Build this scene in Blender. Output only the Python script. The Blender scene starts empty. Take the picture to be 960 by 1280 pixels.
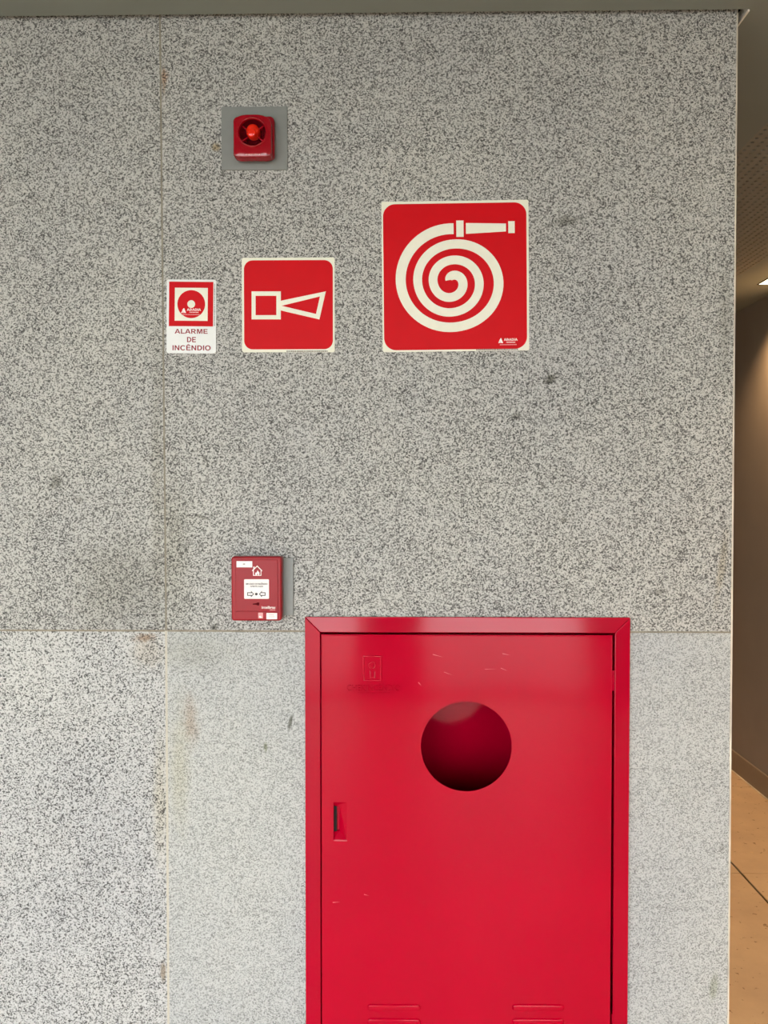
import bpy, bmesh, math, random
from mathutils import Vector, Matrix

random.seed(7)
S = bpy.context.scene
C = S.collection
R = math.radians

# ------------------------------------------------------------------ camera
F = 960.0                       # focal length in pixels of the 960 x 1280 frame
CAM = Vector((0.0, -1.6, 1.485))
PITCH, YAW = 1.23, 0.86         # degrees down, degrees to the left
cd = bpy.data.cameras.new('camera')
cd.sensor_fit = 'VERTICAL'; cd.sensor_height = 36.0; cd.lens = F / 1280.0 * 36.0
cd.clip_start = 0.02; cd.clip_end = 300
cam = bpy.data.objects.new('camera', cd); C.objects.link(cam)
cam.location = CAM
cam.rotation_euler = (R(90 - PITCH), 0, R(YAW))
S.camera = cam
ROT = cam.rotation_euler.to_matrix()

# ------------------------------------------------------------------ world, exposure
w = bpy.data.worlds.new('overcast_sky'); S.world = w; w.use_nodes = True
wb = w.node_tree.nodes['Background']
wb.inputs[0].default_value = (0.955, 0.985, 1.0, 1)
wb.inputs[1].default_value = 6.2
S.view_settings.view_transform = 'Standard'
S.view_settings.look = 'None'
S.view_settings.gamma = 1.0
S.view_settings.use_curve_mapping = False
S.view_settings.exposure = 0.75
LAMP_W = 66.0                   # corridor downlights

# ------------------------------------------------------------------ helpers
def U(px, py, Y=0.0):
    """photo measurement -> (x, z) on the vertical plane y = Y"""
    d = ROT @ Vector(((px - 480) / F, -(py - 640) / F, -1.0))
    t = (Y - CAM.y) / d.y
    p = CAM + d * t
    return (p.x, p.z)

def lin(c):
    return tuple(((v / 255) / 12.92 if v / 255 <= 0.04045 else ((v / 255 + 0.055) / 1.055) ** 2.4) for v in c) + (1,)

def newmat(name):
    m = bpy.data.materials.new(name); m.use_nodes = True
    nt = m.node_tree
    return m, nt, nt.nodes['Principled BSDF']

def N(nt, t, **kw):
    n = nt.nodes.new(t)
    for k, v in kw.items():
        setattr(n, k, v)
    return n

def mathn(nt, op, a, b=None, c=None, clamp=False):
    n = N(nt, 'ShaderNodeMath', operation=op, use_clamp=clamp)
    for i, v in enumerate((a, b, c)):
        if v is None: continue
        if isinstance(v, (int, float)): n.inputs[i].default_value = v
        else: nt.links.new(v, n.inputs[i])
    return n.outputs[0]

def mixc(nt, fac, a, b, mode='MIX'):
    n = N(nt, 'ShaderNodeMix', data_type='RGBA', blend_type=mode)
    for sock, v in ((n.inputs[0], fac), (n.inputs[6], a), (n.inputs[7], b)):
        if isinstance(v, (int, float)): sock.default_value = v
        elif isinstance(v, tuple): sock.default_value = v
        else: nt.links.new(v, sock)
    return n.outputs[2]

def ramp(nt, fac, stops, interp='LINEAR'):
    n = N(nt, 'ShaderNodeValToRGB'); n.color_ramp.interpolation = interp
    e = n.color_ramp.elements
    while len(e) < len(stops): e.new(0.5)
    for el, (p, c) in zip(e, stops):
        el.position = p; el.color = c if len(c) == 4 else c + (1,)
    nt.links.new(fac, n.inputs[0])
    return n.outputs[0]

NOISE = {}
def noise(nt, vec, scale, detail=3, rough=0.5):
    key = (nt.as_pointer(), vec.node.name, scale, detail, rough)
    if key in NOISE: return nt.nodes[NOISE[key]].outputs[0]
    n = N(nt, 'ShaderNodeTexNoise'); n.inputs['Scale'].default_value = scale
    n.inputs['Detail'].default_value = detail; n.inputs['Roughness'].default_value = rough
    nt.links.new(vec, n.inputs['Vector'])
    NOISE[key] = n.name
    return n.outputs[0]

def grey(v, t=(1, 1, 1)):
    return (v * t[0], v * t[1], v * t[2], 1)

# ------------------------------------------------------------------ materials
def plain(name, col, rough=0.5, metal=0.0, spec=0.5, mottling=0.06, scale=60, bump=0.0):
    m, nt, b = newmat(name)
    pos = N(nt, 'ShaderNodeNewGeometry').outputs['Position']
    f = noise(nt, pos, scale)
    c2 = tuple(v * (1 - mottling) for v in col[:3]) + (1,)
    c1 = tuple(min(1, v * (1 + mottling)) for v in col[:3]) + (1,)
    nt.links.new(ramp(nt, f, [(0.3, c2), (0.7, c1)]), b.inputs['Base Color'])
    b.inputs['Roughness'].default_value = rough
    b.inputs['Metallic'].default_value = metal
    b.inputs['Specular IOR Level'].default_value = spec
    if bump:
        bn = N(nt, 'ShaderNodeBump'); bn.inputs['Strength'].default_value = bump
        bn.inputs['Distance'].default_value = 0.002
        nt.links.new(f, bn.inputs['Height']); nt.links.new(bn.outputs[0], b.inputs['Normal'])
    return m

def stain(nt, pos, col_in, px, py, rx, ry, ang, colour, strength, soft=0.6, wob=0.6, nscale=90):
    """a mark with a shape of its own: ragged ellipse at a measured place on the wall"""
    x, z = U(px, py)
    mp = N(nt, 'ShaderNodeMapping', vector_type='TEXTURE')
    mp.inputs['Location'].default_value = (x, 0, z)
    mp.inputs['Rotation'].default_value = (0, R(-ang), 0)
    mp.inputs['Scale'].default_value = (rx / 600, 1.0, ry / 600)
    nt.links.new(pos, mp.inputs['Vector'])
    ln = N(nt, 'ShaderNodeVectorMath', operation='LENGTH')
    nt.links.new(mp.outputs[0], ln.inputs[0])
    n = noise(nt, pos, nscale, 4, 0.65)
    d = mathn(nt, 'MULTIPLY_ADD', mathn(nt, 'SUBTRACT', n, 0.5), 2 * wob, ln.outputs['Value'])
    mr = N(nt, 'ShaderNodeMapRange', interpolation_type='SMOOTHSTEP')
    nt.links.new(d, mr.inputs[0])
    mr.inputs[1].default_value = 1.0 - soft; mr.inputs[2].default_value = 1.0 + soft * 0.4
    mr.inputs[3].default_value = strength; mr.inputs[4].default_value = 0.0
    return mixc(nt, mr.outputs[0], col_in, colour, 'MULTIPLY')

def granite(name, cell, lo, mid, hi, p1, p2, stains=(), seed=0.0, tone=(0.995, 0.995, 0.95)):
    m, nt, b = newmat(name)
    pos = N(nt, 'ShaderNodeNewGeometry').outputs['Position']
    ofs = N(nt, 'ShaderNodeVectorMath', operation='ADD'); ofs.inputs[1].default_value = (seed, seed * 0.7, seed * 1.3)
    nt.links.new(pos, ofs.inputs[0]); p = ofs.outputs[0]
    # warp the cells a little so that the crystals are ragged
    wn = N(nt, 'ShaderNodeTexNoise'); wn.inputs['Scale'].default_value = cell * 1.1; wn.inputs['Detail'].default_value = 2
    nt.links.new(p, wn.inputs['Vector'])
    wv = N(nt, 'ShaderNodeVectorMath', operation='MULTIPLY_ADD')
    nt.links.new(wn.outputs[1], wv.inputs[0]); wv.inputs[1].default_value = (0.8 / cell,) * 3; nt.links.new(p, wv.inputs[2])
    v = N(nt, 'ShaderNodeTexVoronoi'); v.inputs['Scale'].default_value = cell
    nt.links.new(wv.outputs[0], v.inputs['Vector'])
    sep = N(nt, 'ShaderNodeSeparateColor'); nt.links.new(v.outputs['Color'], sep.inputs[0])
    big = noise(nt, p, 9, 3)
    f = mathn(nt, 'ADD', sep.outputs[0], mathn(nt, 'MULTIPLY', mathn(nt, 'SUBTRACT', big, 0.5), 0.22))
    base = ramp(nt, f, [(0.0, grey(lo, tone)), (p1, grey(lo * 1.5, tone)), (p1 + 0.05, grey(mid * 0.85, tone)),
                        (p2, grey(mid, tone)), (p2 + 0.12, grey(hi * 0.92, tone)), (1.0, grey(hi, tone))])
    fine = noise(nt, p, cell * 2.4, 2)
    base = mixc(nt, 1.0, base, ramp(nt, fine, [(0.25, (0.55, 0.55, 0.55)), (0.75, (1.40, 1.40, 1.40))]), 'MULTIPLY')
    patch = noise(nt, p, 2.3, 3)
    base = mixc(nt, 1.0, base, ramp(nt, patch, [(0.3, (0.92, 0.92, 0.93)), (0.7, (1.05, 1.04, 1.0))]), 'MULTIPLY')
    for st in stains:
        base = stain(nt, pos, base, *st)
    nt.links.new(base, b.inputs['Base Color'])
    b.inputs['Roughness'].default_value = 0.62
    b.inputs['Specular IOR Level'].default_value = 0.3
    bn = N(nt, 'ShaderNodeBump'); bn.inputs['Strength'].default_value = 0.25; bn.inputs['Distance'].default_value = 0.0006
    nt.links.new(fine, bn.inputs['Height']); nt.links.new(bn.outputs[0], b.inputs['Normal'])
    return m

DK = (0.30, 0.30, 0.26, 1); MD = (0.55, 0.54, 0.50, 1); BR = (0.62, 0.47, 0.36, 1); GR = (0.55, 0.58, 0.42, 1)
M = {}
M['granite_ul'] = granite('granite_coarse_a', 430, 0.065, 0.24, 0.52, 0.15, 0.42, seed=0.0, stains=[
    (70, 602, 9, 11, -20, DK, 0.75, 0.8, 0.9), (150, 735, 75, 70, 0, (0.72, 0.71, 0.66, 1), 0.8, 0.9, 0.5, 12),
    (196, 600, 9, 210, 0, (0.75, 0.73, 0.66, 1), 0.6, 0.9, 0.3, 20), (98, 625, 7, 5, 0, MD, 0.6)])
M['granite_ur'] = granite('granite_coarse_b', 430, 0.065, 0.24, 0.52, 0.15, 0.42, seed=4.3, stains=[
    (709, 276, 19, 7, 5, DK, 0.7, 0.8, 0.9), (688, 474, 10, 7, 40, DK, 0.95, 0.7, 0.9), (645, 520, 7, 6, 0, DK, 0.55),
    (252, 646, 12, 3, -15, DK, 0.7), (206, 95, 6, 9, 0, (1.35, 1.1, 0.95, 1), 0.8), (205, 100, 3, 20, 0, BR, 0.8),
    (270, 184, 6, 6, 0, (0.75, 0.58, 0.32, 1), 0.8), (215, 690, 26, 110, 0, (0.76, 0.75, 0.70, 1), 0.8, 0.9, 0.5, 14),
    (268, 785, 4, 7, -30, DK, 0.8), (906, 400, 9, 90, 0, (0.66, 0.66, 0.62, 1), 0.7, 0.9, 0.5, 25),
    (902, 710, 6, 50, -8, (0.80, 0.74, 0.62, 1), 0.8, 0.8, 0.6, 30), (824, 740, 5, 5, 0, DK, 0.6), (705, 650, 4, 4, 0, DK, 0.7)])
M['granite_ll'] = granite('granite_coarse_c', 430, 0.06, 0.30, 0.565, 0.14, 0.36, tone=(0.98, 0.995, 0.985), seed=9.1, stains=[
    (180, 797, 16, 6, 10, BR, 0.95, 0.8, 0.8), (185, 815, 22, 22, 0, (0.88, 0.80, 0.70, 1), 0.6),
    (200, 1000, 10, 90, 0, (0.96, 0.90, 0.76, 1), 0.8, 0.9, 0.4, 20), (204, 1215, 4, 16, 0, (0.5, 0.38, 0.26, 1), 0.8)])
M['granite_lr'] = granite('granite_fine', 480, 0.18, 0.36, 0.53, 0.11, 0.38, tone=(0.955, 0.99, 0.985), seed=2.2, stains=[
    (238, 900, 11, 34, 5, (0.80, 0.66, 0.55, 1), 0.8, 0.9, 0.6, 40), (225, 960, 14, 90, 0, (0.93, 0.90, 0.78, 1), 0.8, 0.9, 0.5, 20),
    (363, 903, 2.5, 11, -12, DK, 0.95, 0.6, 0.4), (332, 934, 3, 7, 0, GR, 0.9), (892, 1234, 6, 20, -8, (0.66, 0.68, 0.56, 1), 0.8),
    (902, 1060, 3, 8, 0, DK, 0.4), (240, 815, 60, 26, 0, (0.84, 0.83, 0.78, 1), 0.8, 0.9, 0.4, 16)])
M['grout_light'] = plain('joint_light', lin((188, 183, 168)), 0.9)
M['grout_dark'] = plain('joint_brown', lin((138, 130, 114)), 0.9, mottling=0.3, scale=25)
M['grout_mid'] = plain('joint_grey', lin((134, 129, 115)), 0.9, mottling=0.25, scale=25)
M['grout_edge'] = plain('joint_cream', lin((212, 204, 186)), 0.8, mottling=0.3, scale=9)
M['core'] = plain('masonry', (0.25, 0.24, 0.22, 1), 0.9)
M['ceiling'] = plain('ceiling_paint', lin((132, 138, 132)), 0.75, mottling=0.03, scale=3)
M['ceiling_panel'] = plain('ceiling_panel_paint', lin((142, 140, 130)), 0.75, mottling=0.03, scale=3)
M['black'] = plain('black_felt', (0.012, 0.011, 0.010, 1), 0.9)
M['brown_wall'] = plain('brown_wall_finish', lin((146, 139, 132)), 0.6, mottling=0.04, scale=6)
M['base'] = plain('baseboard_paint', lin((140, 128, 114)), 0.45, mottling=0.03)
M['aluminium'] = plain('aluminium', (0.75, 0.74, 0.70, 1), 0.3, 1.0)
M['trim_white'] = plain('white_trim', (0.8, 0.78, 0.72, 1), 0.3)
M['white_wall'] = plain('plaster', (0.62, 0.60, 0.56, 1), 0.8)
M['concrete'] = plain('concrete', (0.22, 0.21, 0.20, 1), 0.8)
M['paving'] = plain('paving', (0.32, 0.32, 0.30, 1), 0.9, mottling=0.2, scale=4)

def tile_mat():
    m, nt, b = newmat('beige_stone')
    pos = N(nt, 'ShaderNodeNewGeometry').outputs['Position']
    a = noise(nt, pos, 5, 5, 0.6); s = noise(nt, pos, 38, 3, 0.55)
    c = ramp(nt, a, [(0.3, lin((190, 164, 134))), (0.7, lin((210, 184, 150)))])
    c = mixc(nt, 1.0, c, ramp(nt, s, [(0.30, (0.40, 0.33, 0.27)), (0.36, (1, 1, 1)), (0.66, (1, 1, 1)), (0.74, (1.12, 1.08, 1.0))]), 'MULTIPLY')
    nt.links.new(c, b.inputs['Base Color']); b.inputs['Roughness'].default_value = 0.42
    return m
M['tile'] = tile_mat()

def paint(name, col, rough, wave=0.0, scratch=False):
    m, nt, b = newmat(name)
    pos = N(nt, 'ShaderNodeNewGeometry').outputs['Position']
    n1 = noise(nt, pos, 4, 3)
    c = ramp(nt, n1, [(0.3, tuple(v * 0.94 for v in col[:3]) + (1,)), (0.7, tuple(v * 1.05 for v in col[:3]) + (1,))])
    nt.links.new(c, b.inputs['Base Color'])
    n2 = noise(nt, pos, 14, 4)
    nt.links.new(ramp(nt, n2, [(0.3, grey(rough * 0.8)), (0.7, grey(rough * 1.25))]), b.inputs['Roughness'])
    b.inputs['Specular IOR Level'].default_value = 0.22
    if wave:
        bn = N(nt, 'ShaderNodeBump'); bn.inputs['Strength'].default_value = 1.0; bn.inputs['Distance'].default_value = wave
        nt.links.new(noise(nt, pos, 7, 1), bn.inputs['Height']); nt.links.new(bn.outputs[0], b.inputs['Normal'])
    return m
RED = lin((175, 0, 37))
M['door_red'] = paint('red_enamel', RED, 0.10, wave=0.0004)
M['frame_red'] = paint('red_enamel_frame', lin((168, 0, 36)), 0.10, wave=0.0012)
M['scratch'] = plain('bare_scratch', lin((225, 120, 130)), 0.5)
M['sign_white'] = plain('photoluminescent_white', lin((230, 230, 212)), 0.5, spec=0.3, mottling=0.02)
M['sign_paper'] = plain('sign_white', lin((226, 228, 226)), 0.5, mottling=0.02)
M['sign_red'] = plain('sign_red', lin((196, 0, 14)), 0.5, spec=0.15, mottling=0.03, scale=20)
M['print_dark'] = plain('dark_red_print', lin((140, 22, 40)), 0.5)
M['print_black'] = plain('black_print', lin((30, 30, 32)), 0.5)
M['print_grey'] = plain('grey_print', lin((110, 100, 95)), 0.5)
M['print_white'] = plain('white_print', lin((240, 232, 228)), 0.5)
M['print_pink'] = plain('faded_print', lin((220, 150, 150)), 0.5)
M['grey_plate'] = plain('grey_plastic_plate', lin((128, 131, 128)), 0.45, mottling=0.03)
M['plastic_red'] = plain('red_plastic', lin((140, 6, 24)), 0.2, mottling=0.03)
M['call_red'] = plain('call_point_red', lin((146, 6, 22)), 0.35, spec=0.28, mottling=0.03)
M['siren_red'] = plain('glossy_dark_red', lin((150, 3, 22)), 0.12, mottling=0.03)
M['siren_bowl'] = plain('deep_red_bowl', lin((78, 4, 14)), 0.15)
M['slot_red'] = plain('dark_red_slot', lin((80, 0, 8)), 0.8, spec=0.1)
M['lens'] = plain('orange_red_lens', lin((236, 40, 18)), 0.12, mottling=0.08, scale=300)
M['chrome'] = plain('chrome', (0.9, 0.88, 0.86, 1), 0.1, 1.0)

def emis(name, col, s):
    m, nt, b = newmat(name)
    b.inputs['Base Color'].default_value = (0.8, 0.8, 0.8, 1)
    b.inputs['Emission Color'].default_value = col; b.inputs['Emission Strength'].default_value = s
    pos = N(nt, 'ShaderNodeNewGeometry').outputs['Position']
    nt.links.new(ramp(nt, noise(nt, pos, 40), [(0, col), (1, tuple(v * 0.9 for v in col[:3]) + (1,))]), b.inputs['Emission Color'])
    return m
M['lamp'] = emis('warm_diffuser', (1.0, 0.80, 0.42, 1), 5.0)

# ------------------------------------------------------------------ mesh helpers
def link(name, me, m, parent=None, origin=(0, 0, 0)):
    o = bpy.data.objects.new(name, me); C.objects.link(o)
    if m is not None:
        me.materials.clear(); me.materials.append(M[m] if isinstance(m, str) else m)
    if parent is not None: o.parent = parent
    else: o.location = origin
    return o

def org(parent):
    v = Vector((0, 0, 0))
    while parent is not None:
        v += parent.location; parent = parent.parent
    return v

def smooth(me, ang=35):
    for p in me.polygons: p.use_smooth = True
    try: me.set_sharp_from_angle(angle=R(ang))
    except Exception: pass

def box_mesh(x0, x1, y0, y1, z0, z1, bevel=0.0, seg=1):
    bm = bmesh.new(); bmesh.ops.create_cube(bm, size=1)
    for v in bm.verts:
        v.co = Vector(((x0 + x1) / 2 + v.co.x * (x1 - x0), (y0 + y1) / 2 + v.co.y * (y1 - y0), (z0 + z1) / 2 + v.co.z * (z1 - z0)))
    if bevel: bmesh.ops.bevel(bm, geom=bm.edges[:], offset=bevel, segments=seg, affect='EDGES', profile=0.5)
    me = bpy.data.meshes.new('m'); bm.to_mesh(me); bm.free()
    return me

def box(name, x0, x1, y0, y1, z0, z1, m, parent=None, bevel=0.0, seg=1):
    """box given in world coordinates; its origin sits at its base centre when it is a thing of its own"""
    o = org(parent) if parent is not None else Vector(((x0 + x1) / 2, (y0 + y1) / 2, z0))
    me = box_mesh(x0 - o.x, x1 - o.x, y0 - o.y, y1 - o.y, z0 - o.z, z1 - o.z, bevel, seg)
    return link(name, me, m, parent, o)

def curve_mesh(cu):
    t = bpy.data.objects.new('tmp', cu); C.objects.link(t)
    dg = bpy.context.evaluated_depsgraph_get()
    me = bpy.data.meshes.new_from_object(t.evaluated_get(dg))
    bpy.data.objects.remove(t); bpy.data.curves.remove(cu)
    return me

def shape_mesh(loops, y0, y1, bevel=0.0, seg=2):
    """flat outline(s) (x, z) extruded from y0 (front) to y1 (back); inner loops are holes"""
    cu = bpy.data.curves.new('c', 'CURVE'); cu.dimensions = '2D'; cu.fill_mode = 'BOTH'
    th = abs(y1 - y0)
    cu.bevel_depth = bevel; cu.bevel_resolution = seg
    if bevel: cu.offset = -bevel
    cu.extrude = max(1e-6, th / 2 - bevel)
    for lp in loops:
        sp = cu.splines.new('POLY'); sp.points.add(len(lp) - 1); sp.use_cyclic_u = True
        for p, (x, z) in zip(sp.points, lp): p.co = (x, z, 0, 1)
    me = curve_mesh(cu)
    me.transform(Matrix.Translation((0, (y0 + y1) / 2, 0)) @ Matrix.Rotation(R(90), 4, 'X'))
    return me

def shape(name, loops, y0, y1, m, parent, bevel=0.0, seg=2, sm=False):
    me = shape_mesh(loops, y0, y1, bevel, seg)
    o = org(parent)
    me.transform(Matrix.Translation(-o))
    if sm: smooth(me)
    return link(name, me, m, parent)

def rrect(x0, x1, z0, z1, r, n=6):
    pts = []
    for cx, cz, a in ((x1 - r, z1 - r, 0), (x0 + r, z1 - r, 90), (x0 + r, z0 + r, 180), (x1 - r, z0 + r, 270)):
        for k in range(n + 1):
            t = R(a + 90 * k / n); pts.append((cx + r * math.cos(t), cz + r * math.sin(t)))
    return pts

def circ(cx, cz, r, n=48):
    return [(cx + r * math.cos(2 * math.pi * k / n), cz + r * math.sin(2 * math.pi * k / n)) for k in range(n)]

def merge(meshes):
    bm = bmesh.new()
    for me in meshes:
        bm.from_mesh(me); bpy.data.meshes.remove(me)
    me = bpy.data.meshes.new('m'); bm.to_mesh(me); bm.free()
    return me

def shapes(name, list_of_loops, y0, y1, m, parent, bevel=0.0):
    """several outlines that make up one printed mark"""
    me = merge([shape_mesh(l, y0, y1, bevel) for l in list_of_loops])
    me.transform(Matrix.Translation(-org(parent)))
    return link(name, me, m, parent)

def glyph(ch):
    """bold grotesque capitals as outlines on a unit cap height: (advance, [loops])"""
    w = 0.20
    def ell(cx, cy, rx, ry, a0, a1, n=14):
        return [(cx + rx * math.cos(R(a0 + (a1 - a0) * k / n)), cy + ry * math.sin(R(a0 + (a1 - a0) * k / n))) for k in range(n + 1)]
    def bowl(x0, x1, z0, z1):      # D-shaped loop, flat on the left
        r = (z1 - z0) / 2; rx = min(r, x1 - x0)
        return [(x0, z0)] + ell(x1 - rx, (z0 + z1) / 2, rx, r, -90, 90) + [(x0, z1)]
    if ch == 'I': return w + 0.16, [[(0.08, 0), (0.08 + w, 0), (0.08 + w, 1), (0.08, 1)]]
    if ch == 'L': return 0.80, [[(0.09, 0), (0.77, 0), (0.77, 0.18), (0.29, 0.18), (0.29, 1), (0.09, 1)]]
    if ch in 'EÊ':
        lp = [[(0.09, 0), (0.82, 0), (0.82, 0.175), (0.29, 0.175), (0.29, 0.43), (0.76, 0.43), (0.76, 0.60), (0.29, 0.60), (0.29, 0.825), (0.80, 0.825), (0.80, 1), (0.09, 1)]]
        if ch == 'Ê': lp.append([(0.22, 1.06), (0.37, 1.06), (0.46, 1.16), (0.55, 1.06), (0.70, 1.06), (0.54, 1.27), (0.38, 1.27)])
        return 0.88, lp
    if ch == 'A': return 1.0, [[(0, 0), (0.215, 0), (0.295, 0.23), (0.695, 0.23), (0.78, 0), (1.0, 0), (0.61, 1), (0.39, 1)], [(0.355, 0.395), (0.498, 0.78), (0.64, 0.395)]]
    if ch == 'N': return 0.98, [[(0.09, 0), (0.28, 0), (0.28, 0.66), (0.69, 0), (0.89, 0), (0.89, 1), (0.70, 1), (0.70, 0.34), (0.29, 1), (0.09, 1)]]
    if ch == 'M': return 1.14, [[(0.09, 0), (0.28, 0), (0.28, 0.76), (0.47, 0), (0.67, 0), (0.86, 0.76), (0.86, 0), (1.05, 0), (1.05, 1), (0.75, 1), (0.57, 0.32), (0.39, 1), (0.09, 1)]]
    if ch == 'D': return 0.98, [bowl(0.09, 0.93, 0, 1), bowl(0.29, 0.72, 0.175, 0.825)]
    if ch == 'O': return 1.06, [ell(0.53, 0.5, 0.49, 0.52, 0, 348, 30), ell(0.53, 0.5, 0.28, 0.345, 0, 348, 30)]
    if ch == 'C': return 0.98, [ell(0.51, 0.5, 0.47, 0.52, 38, 322, 26) + ell(0.52, 0.5, 0.265, 0.345, 318, 42, 26)]
    if ch == 'B': return 0.96, [bowl(0.09, 0.88, 0, 1), bowl(0.29, 0.66, 0.17, 0.44), bowl(0.29, 0.64, 0.60, 0.835)]
    if ch == 'R': return 1.0, [[(0.09, 0), (0.29, 0), (0.29, 0.40), (0.42, 0.40), (0.70, 0), (0.94, 0), (0.64, 0.43)] + ell(0.62, 0.71, 0.26, 0.29, -60, 90) + [(0.09, 1)], bowl(0.29, 0.67, 0.565, 0.83)]
    return 0.4, []

def caps(name, s, x0, x1, z0, z1, y0, y1, m, parent):
    """bold capitals fitted to a measured rectangle (z1 = cap height; accents rise above it)"""
    adv = 0.0; out = []
    for ch in s:
        a_, loops = glyph(ch)
        out += [(adv, loops)]; adv += a_
    f = lambda u, v: (x0 + u / adv * (x1 - x0), z0 + v * (z1 - z0))
    groups = []
    for off, loops in out:
        lp = [[f(off + u, v) for u, v in l] for l in loops]
        if len(lp) == 2 and max(v for _, v in lp[1]) > z1 + 1e-6: groups += [[lp[0]], [lp[1]]]
        else: groups.append(lp)
    return shapes(name, groups, y0, y1, m, parent)

def text(name, s, x0, x1, z0, z1, y0, y1, m, parent, bold=0.0, relief=0.0):
    """lettering fitted to a measured rectangle"""
    cu = bpy.data.curves.new('t', 'FONT'); cu.body = s; cu.size = 1.0; cu.resolution_u = 3
    cu.extrude = 0.5; cu.offset = bold
    if relief: cu.extrude = relief * 0.2; cu.bevel_depth = relief; cu.bevel_resolution = 2; cu.offset = -relief * 0.5
    me = curve_mesh(cu)
    xs = [v.co.x for v in me.vertices]; ys = [v.co.y for v in me.vertices]
    a0, a1, b0, b1 = min(xs), max(xs), min(ys), max(ys); zr = 2 * max(v.co.z for v in me.vertices)
    o = org(parent)
    for v in me.vertices:
        x = x0 + (v.co.x - a0) / (a1 - a0) * (x1 - x0)
        z = z0 + (v.co.y - b0) / (b1 - b0) * (z1 - z0)
        y = (y0 + y1) / 2 - v.co.z / zr * (y1 - y0)
        v.co = Vector((x, y, z)) - o
    if relief: smooth(me, 60)
    return link(name, me, m, parent)

def dashes(name, x0, x1, z0, z1, y0, y1, m, parent, n, vertical=False, seed=1):
    """print too small to read: a broken row of tiny marks"""
    rnd = random.Random(seed); bm = bmesh.new(); o = org(parent)
    L = (z1 - z0) if vertical else (x1 - x0)
    t = 0.0; seg = L / n
    while t < L:
        l = seg * rnd.uniform(0.4, 0.9); e = min(L, t + l)
        if vertical: me = box_mesh(x0 - o.x, x1 - o.x, y0 - o.y, y1 - o.y, z0 + t - o.z, z0 + e - o.z)
        else: me = box_mesh(x0 + t - o.x, x0 + e - o.x, y0 - o.y, y1 - o.y, z0 - o.z, z1 - o.z)
        bm.from_mesh(me); bpy.data.meshes.remove(me)
        t = e + seg * rnd.uniform(0.2, 0.45)
    me = bpy.data.meshes.new('m'); bm.to_mesh(me); bm.free()
    return link(name, me, m, parent)

def lathe(name, prof, cx, cz, ybase, m, parent, n=40):
    """profile (radius, y offset) turned about the axis pointing out of the wall"""
    bm = bmesh.new(); rings = []; o = org(parent)
    for r, y in prof:
        if r < 1e-6: rings.append([bm.verts.new(Vector((cx, ybase + y, cz)) - o)])
        else: rings.append([bm.verts.new(Vector((cx + r * math.cos(2 * math.pi * k / n), ybase + y, cz + r * math.sin(2 * math.pi * k / n))) - o) for k in range(n)])
    for a, b in zip(rings, rings[1:]):
        for k in range(n):
            q = [a[k % len(a)], a[(k + 1) % len(a)], b[(k + 1) % len(b)], b[k % len(b)]]
            q2 = []
            for v in q:
                if v not in q2: q2.append(v)
            if len(q2) > 2: bm.faces.new(q2)
    bmesh.ops.recalc_face_normals(bm, faces=bm.faces[:])
    me = bpy.data.meshes.new('m'); bm.to_mesh(me); bm.free(); smooth(me)
    return link(name, me, m, parent)

def thing(name, label, cat, loc):
    o = bpy.data.objects.new(name, None); C.objects.link(o); o.location = loc
    o.empty_display_size = 0.05
    o['label'] = label; o['category'] = cat
    return o

def struct(o, label=None):
    o['kind'] = 'structure'
    if label: o['label'] = label
    return o

# ================================================================== the room
CZ = CAM.z + 0.983              # ceiling height
XR = 0.712                      # right end of the granite wall
XW = 1.83                       # right wall of the corridor
XL = -3.14
JX = U(207.5, 780)[0]           # vertical joint
JX_TOP = U(200, 60)[0]
JZ = U(560, 789.5)[1]           # horizontal joint
XE2, XE1, XE0 = U(922.5, 25)[0], U(915.8, 789)[0], U(912.8, 1270)[0]   # its edge is not quite plumb
YB, YF = -3.99, 5.91            # glazed front behind the camera, end of the corridor

# ---- the fire cabinet's outline on the wall (needed for the cut-out)
FY = -0.012
fx0, _ = U(381.6, 1000, FY); fx1, _ = U(786.4, 1000, FY)
_, fz1 = U(583, 772, FY); fz0 = 0.30
ix0, _ = U(400.6, 1000, FY); ix1, _ = U(767.6, 1000, FY); _, iz1 = U(583, 791, FY); iz0 = fz0 + (fz1 - iz1)

# ---- granite wall
hx0, hx1, hz0, hz1 = fx0 + 0.012, fx1 - 0.012, fz0 + 0.012, fz1 - 0.012   # recess
me = shape_mesh([[(XL, 0), (XR - 0.03, 0), (XR - 0.03, CZ + 0.06), (XL, CZ + 0.06)],
                 [(hx0, hz0), (hx1, hz0), (hx1, hz1), (hx0, hz1)]], 0.03, 0.36)
wall = struct(link('wall_front', me, 'core'), 'grey speckled granite wall behind the fire equipment')
g = 0.0016                      # half joint width
TOPZ = CZ + 0.05
def slab(loop, m):
    return shape('granite_slab', [loop], 0.0, 0.03, m, wall, bevel=0.0012, seg=1)
BW = 0.0034                     # cream bead along the outer edge
slab([(JX + g, JZ + g), (hx0, JZ + g), (hx0, hz1), (hx1, hz1), (hx1, JZ + g), (XE1 - BW, JZ + g), (XE2 - BW * 0.7, TOPZ), (JX_TOP + g, TOPZ)], 'granite_ur')
slab([(JX + g, 0), (XE0 - BW - 0.002, 0), (XE1 - BW, JZ - g), (hx1, JZ - g), (hx1, hz0), (hx0, hz0), (hx0, JZ - g), (JX + g, JZ - g)], 'granite_lr')
PW = 1.19
slab([(JX - PW + g, JZ + g), (JX - g, JZ + g), (JX_TOP - g, TOPZ), (JX - PW + g, TOPZ)], 'granite_ul')
slab([(JX - PW + g, 0), (JX - g, 0), (JX - g, JZ - g), (JX - PW + g, JZ - g)], 'granite_ll')
slab([(XL, JZ + g), (JX - PW - g, JZ + g), (JX - PW - g, TOPZ), (XL, TOPZ)], 'granite_ul')
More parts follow.
